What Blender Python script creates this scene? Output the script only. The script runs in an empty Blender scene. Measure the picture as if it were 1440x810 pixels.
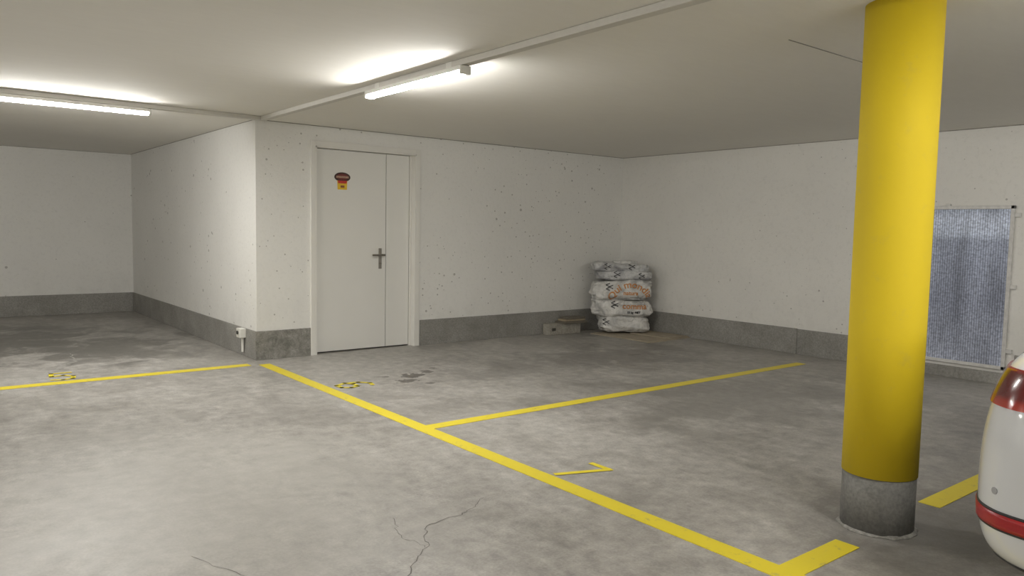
import bpy, bmesh, math, random
from mathutils import Vector, Matrix, noise
from mathutils.bvhtree import BVHTree
random.seed(7)
SC=bpy.context.scene
try:
    SC.view_settings.view_transform='Standard'; SC.view_settings.look='None'
except Exception: pass
H=2.247; L=4.904; D=4.93; KB=.275
XW=-7.5; YB=-12.5

# ---------------------------------------------------------------- helpers
def link(o): SC.collection.objects.link(o); return o
def obj_bm(name,bm,mats=(),parent=None,smooth=False,loc=None):
    me=bpy.data.meshes.new(name); bm.to_mesh(me); bm.free()
    for m in mats: me.materials.append(m)
    if smooth:
        for p in me.polygons: p.use_smooth=True
    o=link(bpy.data.objects.new(name,me))
    if loc is not None: o.location=loc
    if parent: o.parent=parent
    return o
def empty(name,loc=(0,0,0),rz=0):
    e=link(bpy.data.objects.new(name,None)); e.location=loc; e.rotation_euler=(0,0,rz); e.empty_display_size=.1
    return e
def add_box(bm,a,b,bev=0,mi=0):
    r=bmesh.ops.create_cube(bm,size=1)
    vs=r['verts']
    for v in vs:
        v.co=Vector([a[i]+(b[i]-a[i])*(v.co[i]+.5) for i in range(3)])
    fs=list({f for v in vs for f in v.link_faces})
    for f in fs: f.material_index=mi
    if bev>0:
        es=list({e for v in vs for e in v.link_edges})
        bmesh.ops.bevel(bm,geom=es,offset=bev,segments=2,affect='EDGES',profile=.5)
def box(name,a,b,mat,parent=None,bev=0):
    bm=bmesh.new(); add_box(bm,a,b,bev); return obj_bm(name,bm,[mat],parent)
def add_cyl(bm,r,h,loc,axis='Z',seg=32,r2=None):
    m=Matrix.Translation(loc)
    if axis=='X': m=m@Matrix.Rotation(math.pi/2,4,'Y')
    if axis=='Y': m=m@Matrix.Rotation(math.pi/2,4,'X')
    return bmesh.ops.create_cone(bm,cap_ends=True,segments=seg,radius1=r,radius2=r if r2 is None else r2,depth=h,matrix=m)

# ---------------------------------------------------------------- material helpers
class NT:
    def __init__(s,name):
        s.m=bpy.data.materials.new(name); s.m.use_nodes=True
        s.t=s.m.node_tree; s.b=s.t.nodes['Principled BSDF']; s.geo=None
    def n(s,t,**k):
        x=s.t.nodes.new(t)
        for a,b in k.items(): setattr(x,a,b)
        return x
    def l(s,a,b): s.t.links.new(a,b)
    def pos(s):
        if not s.geo: s.geo=s.n('ShaderNodeNewGeometry')
        return s.geo.outputs['Position']
    def map(s,v,scale=(1,1,1),loc=(0,0,0)):
        m=s.n('ShaderNodeMapping'); m.inputs['Scale'].default_value=scale; m.inputs['Location'].default_value=loc
        s.l(v,m.inputs['Vector']); return m.outputs[0]
    def noise(s,v,scale,detail=4,rough=.6,dist=0):
        x=s.n('ShaderNodeTexNoise'); x.inputs['Scale'].default_value=scale; x.inputs['Detail'].default_value=detail
        x.inputs['Roughness'].default_value=rough; x.inputs['Distortion'].default_value=dist
        s.l(v,x.inputs['Vector']); return x.outputs['Fac']
    def ramp(s,f,stops,interp='LINEAR'):
        x=s.n('ShaderNodeValToRGB'); x.color_ramp.interpolation=interp; e=x.color_ramp.elements
        while len(e)<len(stops): e.new(.5)
        for i,(p,c) in enumerate(stops):
            if isinstance(c,(int,float)): c=(c,c,c)
            e[i].position=p; e[i].color=(*c[:3],1)
        s.l(f,x.inputs['Fac']); return x.outputs['Color']
    def math(s,op,a,b=None,clamp=False):
        x=s.n('ShaderNodeMath',operation=op,use_clamp=clamp)
        for i,v in enumerate((a,b)):
            if v is None: continue
            if isinstance(v,(int,float)): x.inputs[i].default_value=v
            else: s.l(v,x.inputs[i])
        return x.outputs[0]
    def mix(s,f,a,b,mode='MIX'):
        x=s.n('ShaderNodeMix',data_type='RGBA',blend_type=mode)
        for i,v in ((0,f),(6,a),(7,b)):
            if isinstance(v,(int,float)) and i==0: x.inputs[0].default_value=v
            elif isinstance(v,(int,float)): x.inputs[i].default_value=(v,v,v,1)
            elif isinstance(v,tuple): x.inputs[i].default_value=(*v[:3],1)
            else: s.l(v,x.inputs[i])
        return x.outputs[2]
    def bump(s,h,strength=.2,dist=.01):
        x=s.n('ShaderNodeBump'); x.inputs['Strength'].default_value=strength; x.inputs['Distance'].default_value=dist
        s.l(h,x.inputs['Height']); s.l(x.outputs[0],s.b.inputs['Normal'])
    def col(s,c):
        if isinstance(c,tuple): s.b.inputs['Base Color'].default_value=(*c[:3],1)
        else: s.l(c,s.b.inputs['Base Color'])
    def rough(s,r):
        if isinstance(r,(int,float)): s.b.inputs['Roughness'].default_value=r
        else: s.l(r,s.b.inputs['Roughness'])
def blob(s,cx,cy,rx,ry,nz,amt=.6):
    d=s.map(s.pos(),(1/rx,1/ry,0),(-cx/rx,-cy/ry,0))
    ln=s.n('ShaderNodeVectorMath',operation='LENGTH'); s.l(d,ln.inputs[0])
    v=s.math('ADD',ln.outputs['Value'],s.math('MULTIPLY',s.math('SUBTRACT',nz,.5),amt*4))
    return s.math('SUBTRACT',1.0,v,clamp=True)
def simple(name,c,rough=.5,metal=0,var=.08,scale=30,bump=0):
    s=NT(name); n=s.noise(s.pos(),scale,2)
    a=tuple(max(0,x*(1-var)) for x in c); b=tuple(min(1,x*(1+var)) for x in c)
    s.col(s.mix(n,a,b)); s.rough(rough); s.b.inputs['Metallic'].default_value=metal
    if bump: s.bump(n,bump,.004)
    return s.m

def wall_mat(name,c):
    s=NT(name); p=s.pos()
    big=s.noise(p,.9,3); fine=s.noise(p,26,3,.7)
    base=s.mix(s.ramp(big,[(.3,0),(.7,1)]),tuple(x*.94 for x in c),c)
    base=s.mix(s.ramp(fine,[(.30,.22),(.48,0)]),base,tuple(x*.7 for x in c))
    clus=s.ramp(s.noise(p,1.1,1),[(.38,.5),(.56,1)])
    masks=[]
    for sc,ch,th,gain in ((8.5,0,.52,.30),(19,1,.55,.42)):
        vo=s.n('ShaderNodeTexVoronoi',feature='F1'); vo.inputs['Scale'].default_value=sc
        s.l(p,vo.inputs['Vector'])
        sep=s.n('ShaderNodeSeparateColor'); s.l(vo.outputs['Color'],sep.inputs[0])
        rad=s.math('MULTIPLY',s.math('MULTIPLY',s.math('SUBTRACT',sep.outputs[ch],th,clamp=True),gain),clus)
        masks.append(s.math('LESS_THAN',vo.outputs['Distance'],rad))
    mm=s.math('MAXIMUM',*masks)
    sx=s.n('ShaderNodeSeparateXYZ'); s.l(p,sx.inputs[0])
    low=s.math('MULTIPLY',s.math('SUBTRACT',.6,sx.outputs[2],clamp=True),s.ramp(s.noise(p,5,3),[(.45,0),(.75,.8)]))
    base=s.mix(low,base,tuple(x*.6 for x in c))
    s.col(s.mix(s.math('MULTIPLY',mm,.6),base,(.25,.23,.20))); s.rough(.75)
    s.bump(s.math('SUBTRACT',s.math('ADD',s.math('MULTIPLY',fine,.6),big),mm),.45,.012)
    return s.m
WALL=wall_mat('white_painted_concrete',(.80,.79,.755))
WALLR=wall_mat('offwhite_painted_concrete',(.78,.765,.725))

s=NT('ceiling_painted_concrete'); p=s.pos()
n1=s.noise(p,.6,3); n2=s.noise(s.map(p,(1,4,1)),6,3)
s.col(s.mix(s.ramp(s.mix(.4,n1,n2),[(.3,0),(.7,1)]),(.775,.752,.70),(.82,.80,.75))); s.rough(.85)
s.bump(n2,.2,.006)
CEIL=s.m

s=NT('floor_trowelled_concrete'); p=s.pos()
a=s.noise(p,.55,3,.6,.4); b=s.noise(p,2.6,5,.68,.6); c=s.noise(p,11,4,.7); d=s.noise(p,90,1)
sw=s.noise(s.map(p,(1,.35,1)),5,4,.7,1.5)
mixn=s.math('ADD',s.math('MULTIPLY',a,.38),s.math('ADD',s.math('MULTIPLY',b,.37),s.math('MULTIPLY',sw,.25)))
base=s.ramp(mixn,[(.37,(.222,.21,.19)),(.5,(.325,.31,.285)),(.63,(.42,.405,.378))])
base=s.mix(.28,base,s.ramp(c,[(.3,(.1,.1,.1)),(.7,(.9,.9,.9))]),'OVERLAY')
base=s.mix(.12,base,s.ramp(d,[(.3,(.1,.1,.1)),(.7,(.9,.9,.9))]),'OVERLAY')
for (cx,cy,rx,ry,amt,st,colr) in [(2.4,-3.6,1.5,1.0,.7,.5,(.17,.162,.145)),
        (-2.0,2.6,1.6,1.6,.8,.8,(.12,.115,.10)),(-1.0,1.4,.9,1.2,.9,.65,(.13,.125,.11)),(3.2,-1.6,1.2,.7,.9,.5,(.14,.13,.115)),
        (1.9,-1.6,1.0,.5,.9,.35,(.15,.14,.125)),(.9,-5.7,.8,.6,.4,.6,(.12,.11,.10)),(-.3,-2.2,1.0,.6,.9,.3,(.18,.17,.155)),
        (-1.6,-3.4,1.3,1.5,.5,.5,(.48,.465,.435))]:  # last, paler blob paints the lamp sheen into the floor color
    m=blob(s,cx,cy,rx,ry,b,amt)
    m=s.math('MULTIPLY',s.math('MULTIPLY',m,1.6,clamp=True),st)
    base=s.mix(m,base,colr)
# small separate oil drips: centre x, y, radius
for (cx,cy,rr,st) in [(.66,-1.62,.10,.75),(.84,-1.44,.13,.8),(1.03,-1.36,.07,.7),(.60,-1.36,.05,.6),(1.16,-1.24,.05,.6),(.78,-1.80,.045,.6),(3.35,-1.72,.08,.45),(3.62,-1.86,.06,.45)]:
    m=s.math('MULTIPLY',blob(s,cx,cy,rr,rr*.8,c,.9),4,clamp=True)
    base=s.mix(s.math('MULTIPLY',m,st),base,(.075,.066,.057))
s.col(base)
s.rough(s.ramp(b,[(.3,.36),(.7,.55)]))
s.b.inputs['Specular IOR Level'].default_value=.5
s.bump(s.math('ADD',s.math('MULTIPLY',c,.5),s.math('MULTIPLY',d,.25)),.12,.004)
FLOOR=s.m

def conc(name,c1,c2,scale=6):
    s=NT(name); p=s.pos(); n=s.noise(p,scale,5,.7,.3); f=s.noise(p,70,1)
    x=s.mix(s.ramp(n,[(.32,0),(.68,1)]),c1,c2)
    s.col(s.mix(.2,x,s.ramp(f,[(.3,.1),(.7,.9)]),'OVERLAY')); s.rough(.8); s.bump(s.math('ADD',n,f),.25,.004); return s.m
BAND=conc('grey_concrete_band',(.225,.218,.198),(.32,.31,.287),2.5)
BANDD=conc('stained_concrete_band',(.13,.126,.11),(.33,.32,.29),9)
COLB=conc('bare_column_concrete',(.13,.128,.118),(.19,.186,.172),5)
BLOCK=conc('cast_block_concrete',(.28,.26,.22),(.40,.38,.33),8)
MORT=conc('mortar_remains',(.17,.165,.15),(.36,.35,.32),20)

def yellow(name,c,wear=.5,gloss=.45,dark=(.30,.27,.16)):
    s=NT(name); p=s.pos(); n=s.noise(p,14,5,.75); b=s.noise(p,2,2)
    x=s.mix(b,tuple(v*.9 for v in c),c)
    w=s.ramp(n,[(.28,wear),(.42,0)])
    s.col(s.mix(w,x,dark)); s.rough(gloss); s.bump(n,.08,.003); return s.m
LINE=yellow('yellow_floor_paint',(.76,.62,.03),.7)
NUMP=yellow('yellow_number_paint',(.80,.66,.03),.2)
YCOL=yellow('yellow_column_paint',(.69,.51,.008),.12,.75)

DOORM=simple('white_door_lacquer',(.77,.76,.72),.42,var=.03,scale=3)
FRAMEM=simple('white_frame_lacquer',(.74,.725,.68),.45,var=.03,scale=4)
GAP=simple('dark_joint',(.06,.058,.05),.8)
STEEL=simple('brushed_steel',(.33,.31,.28),.32,1)
GALV=simple('galvanised_frame',(.60,.59,.57),.5,.15,.25,25,.2)
PLAST=simple('white_plastic',(.72,.71,.66),.4,var=.04)
TRUNK=simple('trunking_plastic',(.60,.58,.53),.5,var=.05)
s=NT('led_diffuser'); s.col((.9,.9,.88)); s.b.inputs['Emission Color'].default_value=(1.0,.98,.94,1); s.b.inputs['Emission Strength'].default_value=205
LED=s.m

# ---------------------------------------------------------------- room shell
T=.25
box('floor',(XW-T,YB-T,-.2),(L+T,D+T,0),FLOOR)
box('ceiling',(XW-T,YB-T,H),(L+T,D+T,H+.2),CEIL)
DX0,DX1,DZ=.583,1.722,2.052
bm=bmesh.new()
add_box(bm,(0,0,0),(DX0,T,H)); add_box(bm,(DX1,0,0),(L+T,T,H)); add_box(bm,(DX0,0,DZ),(DX1,T,H))
obj_bm('wall_door_side',bm,[WALL])
box('wall_bay_side',(0,T,0),(T,D+T,H),WALL)
box('wall_bay_back',(XW-T,D,0),(0,D+T,H),WALL)
box('wall_right',(L,YB-T,0),(L+T,0,H),WALLR)
box('wall_left',(XW-T,YB-T,0),(XW,D,H),WALL)
box('wall_rear',(XW,YB-T,0),(L,YB,H),WALL)
th=.012
def band(name,a,b,mat=BAND): return box(name,a,b,mat,bev=.003)
band('baseboard_corner',(-th,-th,0),(.535,0,KB),BANDD)
band('baseboard_door_side',(1.785,-th,0),(L-th,0,KB+.003))
band('baseboard_bay_side',(-th,0,0),(0,D,KB))
band('baseboard_bay_back',(XW,D-th,0),(-th,D,KB))
bm=bmesh.new(); add_box(bm,(L-th,-2.62,0),(L,0,KB),.003); add_box(bm,(L-th,-3.82,0),(L,-2.626,KB-.004),.003)
add_box(bm,(L-th,-4.67,0),(L,-3.82,.105),.003); add_box(bm,(L-th,YB,0),(L,-4.67,KB),.003)
obj_bm('baseboard_right',bm,[BAND])
box('trim_ceiling_joint',(.93,-4.863,H-.003),(1.72,-4.858,H),simple('faint_joint',(.25,.24,.21),.8))
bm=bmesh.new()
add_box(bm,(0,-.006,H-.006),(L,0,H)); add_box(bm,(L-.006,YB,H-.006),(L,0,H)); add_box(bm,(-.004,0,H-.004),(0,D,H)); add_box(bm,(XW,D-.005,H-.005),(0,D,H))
obj_bm('wall_ceiling_shade_strip',bm,[simple('ceiling_joint_shadow',(.26,.245,.21),.9,var=.5,scale=15)])  # dark strips painted as the shade along the wall-ceiling edge

# ---------------------------------------------------------------- door
door=empty('door_1')
bm=bmesh.new(); fp=.018; fw=.05
add_box(bm,(DX0-fw,-fp,0),(DX0,0,DZ+fw),.003); add_box(bm,(DX1,-fp,0),(DX1+fw,0,DZ+fw),.003); add_box(bm,(DX0,-fp,DZ),(DX1,0,DZ+fw),.003)
add_box(bm,(DX0,-fp,0),(DX0+.012,.16,DZ)); add_box(bm,(DX1-.012,-fp,0),(DX1,.16,DZ)); add_box(bm,(DX0,-fp,DZ-.012),(DX1,.16,DZ))
add_box(bm,(DX1-.035,.065,0),(DX1-.012,.085,DZ-.012)); add_box(bm,(DX0+.012,.065,0),(DX0+.016,.085,DZ-.012))
obj_bm('frame',bm,[FRAMEM],door)
ly=.068; SP=1.405
box('leaf_main',(DX0+.02,ly,.012),(SP-.003,ly+.045,DZ-.016),DOORM,door,.003)
box('leaf_narrow',(SP+.003,ly,.012),(DX1-.04,ly+.045,DZ-.016),DOORM,door,.003)
box('astragal',(SP-.003,ly+.01,.012),(SP+.003,ly+.04,DZ-.016),GAP,door)
box('shadow_gap_backing',(DX0+.012,ly+.05,.0),(DX1-.012,ly+.06,DZ-.012),GAP,door)
hx,hz=1.335,.955
bm=bmesh.new(); add_box(bm,(hx-.018,ly-.008,hz-.115),(hx+.018,ly,hz+.10),.004)
add_cyl(bm,.011,.05,(hx,ly-.03,hz+.03),'Y',16); add_cyl(bm,.010,.125,(hx-.05,ly-.055,hz+.03),'X',16)
add_cyl(bm,.010,.05,(hx+.02,ly-.035,hz+.03),'X',16)
add_cyl(bm,.010,.02,(hx,ly-.015,hz-.06),'Y',16)
obj_bm('lever_handle',bm,[STEEL],door)
st=empty('door_sticker')
sx,sz=.905,1.735; yy=ly-.002
def flat_poly(name,pts,y,mat,parent):
    bm=bmesh.new(); vs=[bm.verts.new((q[0],y,q[1])) for q in pts]; bm.faces.new(vs)
    r=bmesh.ops.extrude_face_region(bm,geom=bm.faces[:]); bmesh.ops.translate(bm,vec=(0,.0012,0),verts=[v for v in r['geom'] if isinstance(v,bmesh.types.BMVert)])
    bmesh.ops.recalc_face_normals(bm,faces=bm.faces[:])
    return obj_bm(name,bm,[mat],parent)
el=lambda cx,cz,rx,rz,n=28:[(cx+rx*math.cos(t*2*math.pi/n),cz+rz*math.sin(t*2*math.pi/n)) for t in range(n)]
flat_poly('badge_oval',el(sx,sz+.035,.088,.048),yy,simple('sticker_dark',(.05,.018,.012),.4,var=.5,scale=60),st)
flat_poly('badge_ring',el(sx,sz+.038,.066,.03),yy-.0012,simple('sticker_red',(.16,.02,.015),.4,var=.5,scale=70),st)
flat_poly('badge_band',[(sx-.07,sz+.026),(sx+.07,sz+.026),(sx+.066,sz+.046),(sx-.066,sz+.046)],yy-.0022,simple('sticker_cream',(.42,.26,.18),.4,var=.9,scale=120),st)
flat_poly('label_yellow',[(sx-.052,sz-.09),(sx+.05,sz-.09),(sx+.054,sz),(sx-.056,sz)],yy-.0003,simple('sticker_yellow',(.80,.52,.03),.4),st)
flat_poly('label_red',[(sx-.046,sz-.028),(sx+.044,sz-.028),(sx+.05,sz+.0),(sx-.05,sz+.0)],yy-.0016,simple('sticker_bright_red',(.55,.03,.02),.4,var=.4,scale=90),st)
flat_poly('label_mark',[(sx-.02,sz-.07),(sx+.022,sz-.07),(sx+.022,sz-.048),(sx-.02,sz-.048)],yy-.0016,simple('sticker_mark',(.25,.08,.03),.4),st)

# ---------------------------------------------------------------- column
colm=empty('concrete_column',(.752,-5.51,0))
def lathe(name,prof,mat,parent,seg=64,jit=0):
    bm=bmesh.new(); rings=[]
    for (r,z) in prof:
        ring=[]
        for i in range(seg):
            a=i*2*math.pi/seg; rr=r+(jit*noise.noise((math.cos(a)*3,math.sin(a)*3,z*9)) if jit else 0)
            ring.append(bm.verts.new((rr*math.cos(a),rr*math.sin(a),z)))
        rings.append(ring)
    for a,b in zip(rings,rings[1:]):
        for i in range(seg): bm.faces.new((a[i],a[(i+1)%seg],b[(i+1)%seg],b[i]))
    bm.faces.new(list(reversed(rings[0]))); bm.faces.new(rings[-1])
    return obj_bm(name,bm,[mat],parent,smooth=True)
lathe('bare_base',[(.149,.0),(.149,.12),(.149,.248)],COLB,colm)
lathe('painted_shaft',[(.1525,.246),(.1525,.9),(.1525,1.6),(.1525,H)],YCOL,colm)
lathe('mortar_collar',[(.162,0),(.159,.005),(.149,.012)],MORT,colm,96,.016)

# ---------------------------------------------------------------- floor markings
def strip(bm,pts,w,z=.003):
    for a,b in zip(pts,pts[1:]):
        a=Vector((*a,0)); b=Vector((*b,0)); d=(b-a).normalized(); n=Vector((-d.y,d.x,0))*w/2; e=d*w/2*.9
        q=[a-n-e,b-n+e,b+n+e,a+n-e]
        vs=[bm.verts.new((v.x,v.y,z)) for v in q]; bm.faces.new(vs)
def rect(name,x0,y0,x1,y1,z=.0025): return box(name,(x0,y0,0),(x1,y1,z),LINE)
rect('parking_line',-.072,YB+1,.030,-.245)
rect('parking_line',.030,-3.035,4.386,-2.935)
rect('parking_line',-7.0,-.255,-.142,-.140)
rect('parking_line',.030,-5.59,.45,-5.487)
rect('parking_line',1.215,-5.588,4.386,-5.487)
rect('parking_line',.030,-8.2,4.386,-8.1)
def digit(pts_list,cx,cy,ang,w,hgt):
    bm=bmesh.new(); ca,sa=math.cos(ang),math.sin(ang)
    for k,pts in enumerate(pts_list):
        q=[]
        for (gx,gy) in pts:
            x=(gx-.5)*w; y=(gy-.5)*hgt
            q.append((cx+x*ca-y*sa,cy+x*sa+y*ca))
        strip(bm,q,.036,.0026+.0003*k)
    return obj_bm('painted_number',bm,[NUMP])
A=-math.pi/2
digit([[(0.95,1),(.10,1)],[(.95,1),(.25,0)]],.205,-4.205,A,.15,.28)
digit([[(.9,.93),(.5,1),(.15,.75),(.05,.35),(.3,.02),(.75,.02),(.95,.25),(.8,.5),(.35,.52),(.1,.38)]],.24,-1.52,A,.20,.28)
digit([[(.95,1),(.2,1),(.12,.58),(.6,.62),(.95,.4),(.85,.1),(.45,0),(.05,.1)]],-1.593,.08,0,.18,.32)
def crack(pts,w,mat,jit=.03):
    bm=bmesh.new(); out=[]
    for a,b in zip(pts,pts[1:]):
        n=9
        for i in range(n):
            t=i/n; out.append((a[0]+(b[0]-a[0])*t+random.uniform(-jit,jit),a[1]+(b[1]-a[1])*t+random.uniform(-jit,jit)))
    out.append(pts[-1])
    for i,(a,b) in enumerate(zip(out,out[1:])): strip(bm,[a,b],w*random.uniform(.5,1.2),.0012)
    return obj_bm('floor_crack',bm,[mat])
CR=simple('crack_dark',(.15,.14,.13),.9); CRL=simple('crack_filled',(.46,.45,.42),.8)
crack([(-1.17,-4.72),(-.98,-4.55),(-.86,-4.36),(-.62,-4.33),(-.454,-4.225)],.0035,CR,.012)
crack([(-.98,-4.55),(-1.0,-4.4),(-.93,-4.2)],.002,CR,.012)
crack([(-2.3,-.62),(-2.0,-.36),(-1.75,.1),(-1.55,.5),(-1.34,.93),(-1.35,1.3)],.014,CRL,.045)
crack([(-1.75,-4.1),(-1.6,-4.5),(-1.62,-5.0)],.002,CR,.012)

# ---------------------------------------------------------------- lighting
def luminaire(cx,cy,axis,ln=1.13):
    e=empty('batten_light',(cx,cy,0),0 if axis=='Y' else math.pi/2)
    bm=bmesh.new(); add_box(bm,(-.036,-ln/2,H-.066),(.036,ln/2,H-.038),.004)
    add_box(bm,(-.036,-ln/2-.02,H-.090),(.036,-ln/2,H-.040),.004); add_box(bm,(-.036,ln/2,H-.090),(.036,ln/2+.02,H-.040),.004)
    add_box(bm,(-.02,-ln/2+.1,H-.040),(.02,-ln/2+.16,H-.001)); add_box(bm,(-.02,ln/2-.16,H-.040),(.02,ln/2-.1,H-.001))
    obj_bm('housing',bm,[PLAST],e)
    bm=bmesh.new(); n=6; secs=[]
    for y in (-ln/2,ln/2):
        secs.append([bm.verts.new((.026*math.cos(-math.pi*i/n),y,H-.066+.026*math.sin(-math.pi*i/n))) for i in range(n+1)])
    for i in range(n): bm.faces.new((secs[0][i],secs[0][i+1],secs[1][i+1],secs[1][i]))
    bmesh.ops.recalc_face_normals(bm,faces=bm.faces[:])
    for f_ in bm.faces:
        if f_.calc_center_median().z<H-.066 and f_.normal.z>0: f_.normal_flip()
    obj_bm('led_diffuser',bm,[LED],e)
    return e
TY=-.2
luminaire(-.015,-2.815,'Y')
luminaire(-1.53,TY,'X')
for y in (-7.1,-10.6): luminaire(-.015,y,'Y')
luminaire(-5.2,TY,'X')
for x,y in ((-4.6,-4.6),(-4.6,-9.0)): luminaire(x,y,'Y')
luminaire(2.7,-8.0,'X')  # unseen batten, added to brighten the right wall, panel and ceiling
g=.001
box('cable_trunking',(-.034,YB+.02,H-.036),(.022,TY-.032,H-g),TRUNK,bev=.003)
box('cable_trunking',(XW+.02,TY-.028,H-.036),(.022,TY+.028,H-g),TRUNK,bev=.003)
box('cable_trunking',(-4.63,YB+.02,H-.036),(-4.57,TY-.032,H-g),TRUNK,bev=.003)

jb=empty('junction_box',(0,.30,0))
box('cover',(-.075,-.05,.185),(-.013,.05,.275),PLAST,jb,.006)
bm=bmesh.new(); add_cyl(bm,.012,.14,(-.03,0,.115),'Z',12); obj_bm('conduit',bm,[PLAST],jb)
bm=bmesh.new(); add_cyl(bm,.018,.012,(-.08,0,.235),'X',16); obj_bm('socket_face',bm,[GAP],jb)

# ---------------------------------------------------------------- polycarbonate panel
win=empty('window_1')
y0,y1,z0,z1=-4.605,-3.885,.135,1.562; X=L
bm=bmesh.new(); f=.03
add_box(bm,(X-.03,y0,z0),(X,y0+f,z1),.003); add_box(bm,(X-.03,y1-f,z0),(X,y1,z1),.003)
add_box(bm,(X-.03,y0,z0),(X,y1,z0+f),.003); add_box(bm,(X-.03,y0,z1-f),(X,y1,z1),.003)
for z in (1.48,.86,.3):
    add_box(bm,(X-.022,y0-.045,z-.018),(X,y0+.005,z+.018),.003)
add_box(bm,(X-.022,y1-.2,z1),(X,y1-.16,z1+.02),.002)
obj_bm('metal_frame',bm,[GALV],win)
s=NT('multiwall_polycarbonate'); p=s.pos()
wv=s.n('ShaderNodeTexWave',wave_type='BANDS',bands_direction='Y'); wv.inputs['Scale'].default_value=16; wv.inputs['Distortion'].default_value=.4; wv.inputs['Detail'].default_value=1
s.l(p,wv.inputs['Vector'])
n=s.noise(s.map(p,(1,2.2,.55)),2.0,3,.5,.3); n2=s.noise(s.map(p,(1,40,50)),1,2)
sx=s.n('ShaderNodeSeparateXYZ'); s.l(p,sx.inputs[0])
g=s.ramp(s.math('DIVIDE',sx.outputs[2],1.6),[(.08,(.22,.235,.28)),(.45,(.15,.163,.205)),(.78,(.165,.182,.23)),(.82,(.28,.31,.375)),(.9,(.31,.34,.41)),(.96,(.21,.235,.29))])  # light showing through from behind, painted as a brighter band near the top
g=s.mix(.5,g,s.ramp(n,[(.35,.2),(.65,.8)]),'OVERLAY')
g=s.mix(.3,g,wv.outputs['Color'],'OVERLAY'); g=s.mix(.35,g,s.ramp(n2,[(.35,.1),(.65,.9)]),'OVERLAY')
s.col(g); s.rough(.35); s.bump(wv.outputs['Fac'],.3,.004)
s.l(g,s.b.inputs['Emission Color']); s.b.inputs['Emission Strength'].default_value=.35  # weak glow of the sheet itself imitates daylight from behind
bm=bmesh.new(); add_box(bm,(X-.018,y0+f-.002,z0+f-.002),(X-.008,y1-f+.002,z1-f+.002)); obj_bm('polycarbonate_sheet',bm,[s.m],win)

# ---------------------------------------------------------------- bag stack
ang=math.radians(-42)
cardm=simple('cardboard',(.36,.31,.235),.85,var=.2,scale=8)
bm=bmesh.new(); add_box(bm,(-.40,-.52,0),(.355,.42,.012)); add_box(bm,(-.02,-.50,.012),(.345,.1,.024))
o=obj_bm('cardboard_sheet',bm,[cardm]); o.location=(4.51,-.70,0); o.rotation_euler=(0,0,math.radians(3))
stack=empty('stacked_bags',(4.47,-.44,.031),ang)
def bagmat(name,lo,hi,ink):
    s=NT(name); p=s.pos(); n=s.noise(p,5,4,.65,.8); n2=s.noise(p,17,4,.65,1.2)
    c1=s.mix(s.ramp(n,[(.36,0),(.58,1)]),lo,hi)
    c1=s.mix(s.ramp(n2,[(.60,0),(.68,ink)]),c1,(.12,.115,.11))
    s.col(c1); s.rough(.33); s.bump(n2,.6,.02); return s.m
BAG=bagmat('bag_plastic',(.44,.435,.42),(.74,.725,.69),.4)
BAGG=bagmat('bag_plastic_grey',(.28,.28,.29),(.60,.60,.59),.6)
ORG=simple('orange_print',(.55,.24,.07),.4); BLK=simple('black_print',(.05,.05,.05),.4)
def bag(name,cx,cy,z0,w,d,h,rot,seed,mat,ez=.45):
    bm=bmesh.new(); NU,NV=140,60; rows=[]
    def sp(x,e): return math.copysign(abs(x)**e,x)
    for j in range(NV+1):
        ph=-math.pi/2+math.pi*j/NV; row=[]
        for i in range(NU):
            th=2*math.pi*i/NU
            cz=sp(math.sin(ph),ez); cr=abs(math.cos(ph))**.40
            x=sp(math.cos(th),.40)*cr; y=sp(math.sin(th),.40)*cr
            v=Vector((x*w/2,y*d/2,cz*h/2))
            q=Vector((v.x*4+seed*3.1,v.y*4,v.z*8))
            dd=noise.fractal(q,.8,2.1,4)*.036
            fold=-abs(noise.noise(Vector((v.x*9+seed+v.z*7,v.y*9,v.z*16-v.x*5))))*.038
            nn=v.normalized(); k=.3 if abs(cz)>.93 else 1
            v+=nn*(dd*k+fold*k)
            v.z+=.03*math.sin(v.x*5+seed*2)*(h/.25)*(.5+v.z/h)
            row.append(bm.verts.new(v))
        rows.append(row)
    for a,b in zip(rows,rows[1:]):
        for i in range(NU): bm.faces.new((a[i],a[(i+1)%NU],b[(i+1)%NU],b[i]))
    bmesh.ops.remove_doubles(bm,verts=bm.verts[:],dist=.0005)
    bmesh.ops.rotate(bm,cent=(0,0,0),matrix=Matrix.Rotation(rot,3,'Z'),verts=bm.verts[:])
    bmesh.ops.translate(bm,vec=(cx,cy,z0+h/2),verts=bm.verts[:])
    bmesh.ops.recalc_face_normals(bm,faces=bm.faces[:])
    tree=BVHTree.FromBMesh(bm)
    obj_bm(name,bm,[mat],stack,smooth=True)
    return tree
bags=[('bag_1',0.03,0,-.002,.64,.39,.215,.03,1,BAG),('bag_2',0.0,-.02,.19,.76,.41,.235,-.06,2,BAG),('bag_3',-.01,-.01,.395,.77,.41,.27,.05,3,BAG),
      ('bag_4',.02,.0,.64,.72,.39,.135,-.07,4,BAGG),('bag_5',-.02,0,.74,.70,.39,.125,.06,5,BAGG)]
trees=[bag(*b) for b in bags]
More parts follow.
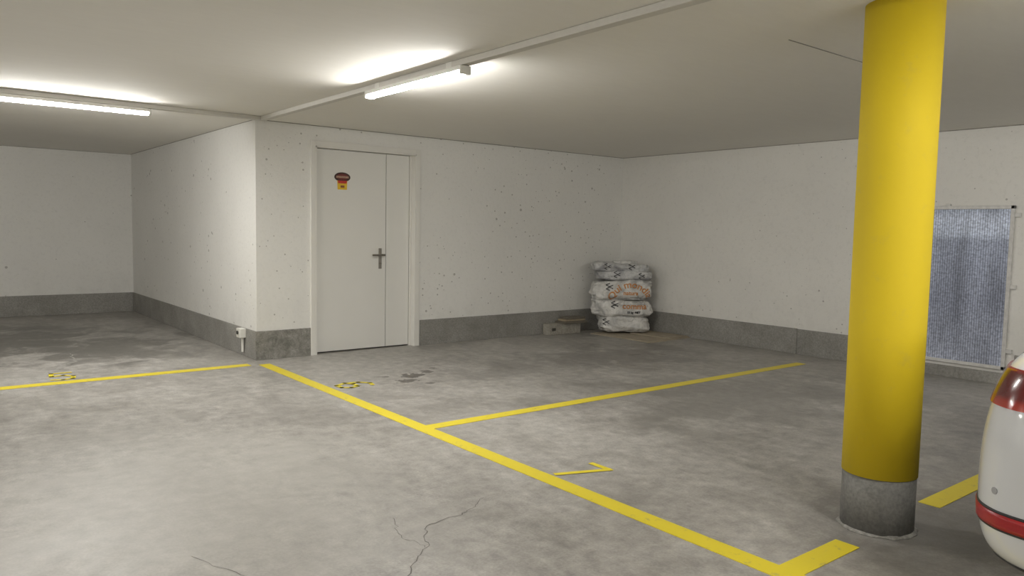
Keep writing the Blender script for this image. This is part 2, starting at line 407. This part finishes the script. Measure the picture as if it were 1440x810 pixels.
def printed(txt,cx,cz,size,mat,tree,arc=0,name='print'):
    cu=bpy.data.curves.new('t','FONT'); cu.body=txt; cu.size=size; cu.align_x='CENTER'; cu.offset=.002
    o=link(bpy.data.objects.new('t',cu)); dg=bpy.context.evaluated_depsgraph_get()
    me=bpy.data.meshes.new_from_object(o.evaluated_get(dg)); bpy.data.objects.remove(o)
    bm=bmesh.new(); bm.from_mesh(me); bmesh.ops.triangulate(bm,faces=bm.faces[:])
    bmesh.ops.subdivide_edges(bm,edges=[e for e in bm.edges if e.calc_length()>.02],cuts=2)
    kill=[]
    for v in bm.verts:
        x,z=v.co.x,v.co.y
        if arc:
            a=x/arc; r=arc+z; x=r*math.sin(a); z=r*math.cos(a)-arc
        hit=tree.ray_cast(Vector((cx+x,-1,cz+z)),Vector((0,1,0)))
        if hit[0] is None: kill.append(v)
        else: v.co=hit[0]+Vector((0,-.004,0))
    bmesh.ops.delete(bm,geom=kill,context='VERTS')
    obj_bm(name,bm,[mat],stack)
printed("Qui mondial",.10,.56,.115,ORG,trees[2],.22,'print_title')
printed('natura',.10,.47,.07,ORG,trees[2],.0,'print_title_2')
printed('comma',.15,.30,.10,ORG,trees[1],.0,'print_title_3')
printed('15 kg  NET',.14,.245,.035,BLK,trees[1],0,'print_small')
for (cx,cz,tr,s_) in ((-.17,.55,2,.10),(-.10,.33,1,.10),(-.08,.71,3,.08),(.10,.81,4,.08),(-.2,.12,0,.08),(-.2,.81,4,.07),(.22,.70,3,.07)):
    for k in range(3):
        a=k*2.1; printed('<',cx+.026*math.cos(a),cz+.026*math.sin(a)-.02,s_,BLK,trees[tr],0,'print_symbol')
bag('bag_tail',.02,.0,.838,.32,.2,.055,.3,9,BAG)

# ---------------------------------------------------------------- blocks and boards
blk=empty('concrete_blocks')
bm=bmesh.new(); add_box(bm,(3.54,-.15,0),(4.06,-.02,.13),.006); obj_bm('long_block',bm,[BLOCK],blk)
bm=bmesh.new(); add_box(bm,(3.58,-.152,.05),(3.64,-.149,.085)); obj_bm('lifting_hole',bm,[GAP],blk)
brd=empty('wooden_boards')
WOOD=simple('weathered_wood',(.36,.30,.21),.7,var=.25,scale=12); WOODD=simple('dark_wood',(.16,.14,.11),.7,var=.25,scale=12)
box('board_lower',(3.74,-.20,.132),(4.12,-.025,.155),WOODD,brd,.003)
box('board_middle',(3.78,-.18,.157),(4.11,-.03,.18),WOOD,brd,.003)
box('board_upper',(3.81,-.19,.182),(4.10,-.03,.205),WOODD,brd,.003)

# ---------------------------------------------------------------- car (sedan, rear towards the aisle)
car=empty('car',(-.02,-6.978,0))
s=NT('white_car_paint'); s.col((.64,.65,.66)); s.rough(.25); s.b.inputs['Coat Weight'].default_value=.8; s.b.inputs['Coat Roughness'].default_value=.05; PAINT=s.m
GLASS=simple('tinted_glass',(.02,.022,.025),.06); BLKP=simple('black_plastic',(.025,.025,.025),.55); RUB=simple('tyre_rubber',(.02,.02,.02),.8)
s=NT('tail_lamp_red'); p=s.pos(); sx=s.n('ShaderNodeSeparateXYZ'); s.l(p,sx.inputs[0])
s.col(s.ramp(sx.outputs[2],[(.745,(.42,.05,.025)),(.775,(.30,.025,.013)),(.79,(.11,.008,.007)),(.86,(.08,.007,.006)),(.875,(.25,.015,.012))])); s.rough(.18); s.b.inputs['Coat Weight'].default_value=.4; TAIL=s.m
REFL=simple('reflector_red',(.34,.015,.018),.3,var=.2,scale=150); ALLOY=simple('alloy_wheel',(.5,.5,.52),.3,.9); PLATE=simple('licence_plate',(.8,.8,.78),.4)
CHR=simple('chrome_trim',(.6,.6,.6),.15,1)
ST=[(0.00,.66,.25,.87,.925,.50,.935,.945),(.04,.785,.235,.87,.925,.60,.937,.95),(.13,.865,.22,.875,.93,.68,.945,.96),(.30,.893,.21,.88,.935,.70,.955,.97),
    (.55,.90,.20,.88,.94,.68,.97,.985),(.95,.90,.20,.89,.95,.60,1.22,1.25),(1.35,.90,.20,.89,.95,.56,1.385,1.42),(2.0,.90,.20,.89,.95,.56,1.43,1.465),
    (2.5,.90,.20,.885,.945,.56,1.40,1.44),(2.95,.90,.20,.88,.94,.60,1.20,1.25),(3.35,.90,.20,.86,.92,.66,.965,1.0),(3.85,.88,.20,.80,.86,.62,.90,.93),
    (4.2,.82,.21,.70,.76,.56,.79,.82),(4.36,.70,.22,.64,.68,.46,.70,.72),(4.42,.55,.25,.60,.64,.40,.65,.66)]
bm=bmesh.new(); rings=[]
for (x,w,zb,zsh,zd,wr,zr,zt) in ST:
    half=[(w*.84,zb),(w*.985,zb+.06),(w,.43),(w*1.0,.60),(w*.985,.74),(w*.94,zsh),(w*.88,zd),(wr,zr)]
    offs=[.06,.015,0,.0,.015,.05,.10,.12] if x<1 else [0]*8
    if x>3.9: offs=[-.06,0,0,0,-.02,-.05,-.08,-.1]
    k=max(0,1-x/.6) if x<1 else (max(0,(x-3.9)/.5) if x>3.9 else 0)
    ring=[]
    for (y,z),of in zip(half,offs): ring.append(bm.verts.new((x+of*k,y,z)))
    ring.append(bm.verts.new((x+offs[-1]*k,0,zt)))
    for (y,z),of in reversed(list(zip(half,offs))): ring.append(bm.verts.new((x+of*k,-y,z)))
    ring.append(bm.verts.new((x+offs[0]*k,0,zb)))
    rings.append(ring)
N=len(rings[0])
for a,b in zip(rings,rings[1:]):
    for i in range(N): bm.faces.new((a[i],a[(i+1)%N],b[(i+1)%N],b[i]))
for r in (rings[0],rings[-1]):
    for i in range(7): bm.faces.new((r[i],r[i+1],r[15-i],r[16-i]))
    bm.faces.new((r[7],r[8],r[9])); bm.faces.new((r[0],r[16],r[17]))
bmesh.ops.recalc_face_normals(bm,faces=bm.faces[:])
body=obj_bm('body',bm,[PAINT,BLKP],None,smooth=True)
m=body.modifiers.new('s','SUBSURF'); m.levels=3; m.render_levels=3
cut=[]
for wx in (.93,3.50):
    bmc=bmesh.new()
    add_cyl(bmc,.355,.34,(wx,.80,.33),'Y',48); add_cyl(bmc,.355,.34,(wx,-.80,.33),'Y',48)
    co_=obj_bm('cutter',bmc,[BLKP]); cut.append(co_)
    b_=body.modifiers.new('b','BOOLEAN'); b_.object=co_; b_.operation='DIFFERENCE'; b_.solver='EXACT'
bpy.context.view_layer.update()
dg=bpy.context.evaluated_depsgraph_get()
me=bpy.data.meshes.new_from_object(body.evaluated_get(dg))
body.modifiers.clear(); body.data=me
for c_ in cut: bpy.data.objects.remove(c_)
body.parent=car
for pl in me.polygons: pl.use_smooth=True
def patch(name,planes,mat,off=.006,thick=.01):
    bm=bmesh.new(); bm.from_mesh(me)
    for co,no in planes:
        bmesh.ops.bisect_plane(bm,geom=bm.verts[:]+bm.edges[:]+bm.faces[:],plane_co=co,plane_no=no,clear_outer=True)
    bm.normal_update()
    ns=[(v,v.normal.copy()) for v in bm.verts]
    for v,n in ns: v.co+=n*off
    for f_ in bm.faces: f_.material_index=0
    o=obj_bm(name,bm,[mat],car,smooth=True)
    md=o.modifiers.new('so','SOLIDIFY'); md.thickness=thick; md.offset=-1
    return o
def rng(x0=None,x1=None,y0=None,y1=None,z0=None,z1=None):
    P=[]
    if x0 is not None: P.append(((x0,0,0),(-1,0,0)))
    if x1 is not None: P.append(((x1,0,0),(1,0,0)))
    if y0 is not None: P.append(((0,y0,0),(0,-1,0)))
    if y1 is not None: P.append(((0,y1,0),(0,1,0)))
    if z0 is not None: P.append(((0,0,z0),(0,0,-1)))
    if z1 is not None: P.append(((0,0,z1),(0,0,1)))
    return P
patch('tail_lamp_left',rng(x1=.42,y0=.48,z0=.755,z1=.87),TAIL)
patch('tail_lamp_right',rng(x1=.42,y1=-.48,z0=.755,z1=.87),TAIL)
for nm,yk in (('left',dict(y0=.40)),('right',dict(y1=-.40))):
    patch('reflector_surround_'+nm,rng(x1=.27,z0=.380,z1=.442,**yk),BLKP,.003)
    patch('reflector_'+nm,rng(x1=.265,z0=.388,z1=.434,**yk),REFL,.006)
patch('diffuser',rng(x1=.30,z1=.275),BLKP,.004)
patch('boot_seam',rng(x1=.3,y0=-.56,y1=.56,z0=.70,z1=.706),BLKP,.001)
patch('rear_window',rng(x0=.66,x1=1.28,y0=-.50,y1=.50,z0=1.0),GLASS,.003)
patch('windscreen',rng(x0=2.62,x1=3.28,y0=-.53,y1=.53,z0=1.0),GLASS,.003)
for sgn,nm in ((1,'left'),(-1,'right')):
    yy_=dict(y0=.585) if sgn>0 else dict(y1=-.585)
    for i,(xa,xb) in enumerate(((1.02,1.32),(1.36,2.02),(2.08,2.86))):
        patch('side_window_%s_%d'%(nm,i),rng(x0=xa,x1=xb,z0=.985,z1=1.33,**yy_),GLASS,.003)
    patch('sill_%s'%nm,rng(x0=1.33,x1=3.1,z1=.30,**yy_),BLKP,.003)
    hy=dict(y0=.36) if sgn>0 else dict(y1=-.36)
    patch('head_lamp_%s'%nm,rng(x0=4.02,z0=.60,z1=.70,**hy),CHR,.004)
patch('grille',rng(x0=4.2,y0=-.5,y1=.5,z0=.36,z1=.56),BLKP,.004)
box('licence_plate',(-.014,-.26,.52),(.02,.26,.63),PLATE,car,.003)
tree=BVHTree.FromPolygons([v.co[:] for v in me.vertices],[p_.vertices[:] for p_ in me.polygons])
SR=simple('sensor_ring',(.35,.35,.36),.4)
for yy2 in (.775,.35,-.35,-.775):
    hit=tree.ray_cast(Vector((-1,yy2,.50)),Vector((1,0,0)))
    if hit[0]:
        bm=bmesh.new(); q=Vector((0,0,1)).rotation_difference(hit[1]).to_matrix().to_4x4()
        bmesh.ops.create_cone(bm,cap_ends=True,segments=24,radius1=.011,radius2=.011,depth=.004,matrix=Matrix.Translation(hit[0])@q)
        obj_bm('parking_sensor',bm,[SR],car)
for wx in (.93,3.50):
    for sg in (1,-1):
        bm=bmesh.new(); prof=[(.20,.10),(.30,.105),(.322,.085),(.33,.03),(.33,-.03),(.322,-.085),(.30,-.105),(.20,-.10)]; seg=48; R_=[]
        for r,y in prof: R_.append([bm.verts.new((wx+r*math.cos(2*math.pi*i/seg),sg*.775+y,.331+r*math.sin(2*math.pi*i/seg))) for i in range(seg)])
        for a,b in zip(R_,R_[1:]+R_[:1]):
            for i in range(seg): bm.faces.new((a[i],a[(i+1)%seg],b[(i+1)%seg],b[i]))
        bmesh.ops.recalc_face_normals(bm,faces=bm.faces[:]); obj_bm('tyre',bm,[RUB],car,smooth=True)
        bm=bmesh.new(); add_cyl(bm,.205,.10,(wx,sg*.775,.331),'Y',40); obj_bm('rim_barrel',bm,[BLKP],car)
        bm=bmesh.new()
        for k in range(5):
            r=bmesh.ops.create_cube(bm,size=1)
            for v in r['verts']:
                v.co=Vector((v.co.x*.05,v.co.y*.02,(v.co.z+.5)*.20)); v.co=Matrix.Rotation(k*2*math.pi/5,3,'Y')@v.co+Vector((wx,sg*.832,.331))
        add_cyl(bm,.05,.03,(wx,sg*.834,.331),'Y',24); obj_bm('rim_spokes',bm,[ALLOY],car)

# ---------------------------------------------------------------- world + camera
w=bpy.data.worlds.new('world'); SC.world=w; w.use_nodes=True
w.node_tree.nodes['Background'].inputs[0].default_value=(.5,.5,.5,1); w.node_tree.nodes['Background'].inputs[1].default_value=.1
yaw,pt,r,f=.6730,.0757,.0187,1072.6
F=Vector((math.sin(yaw)*math.cos(pt),math.cos(yaw)*math.cos(pt),-math.sin(pt)))
R=Vector((math.cos(yaw),-math.sin(yaw),0)); U=R.cross(F)
R2=math.cos(r)*R+math.sin(r)*U; U2=-math.sin(r)*R+math.cos(r)*U
cd=bpy.data.cameras.new('camera'); cam=link(bpy.data.objects.new('camera',cd))
cam.matrix_world=Matrix(((R2.x,U2.x,-F.x,-2.5681),(R2.y,U2.y,-F.y,-7.0633),(R2.z,U2.z,-F.z,1.27),(0,0,0,1)))
cd.sensor_width=36; cd.lens=f/1440*36; cd.clip_start=.05
SC.camera=cam
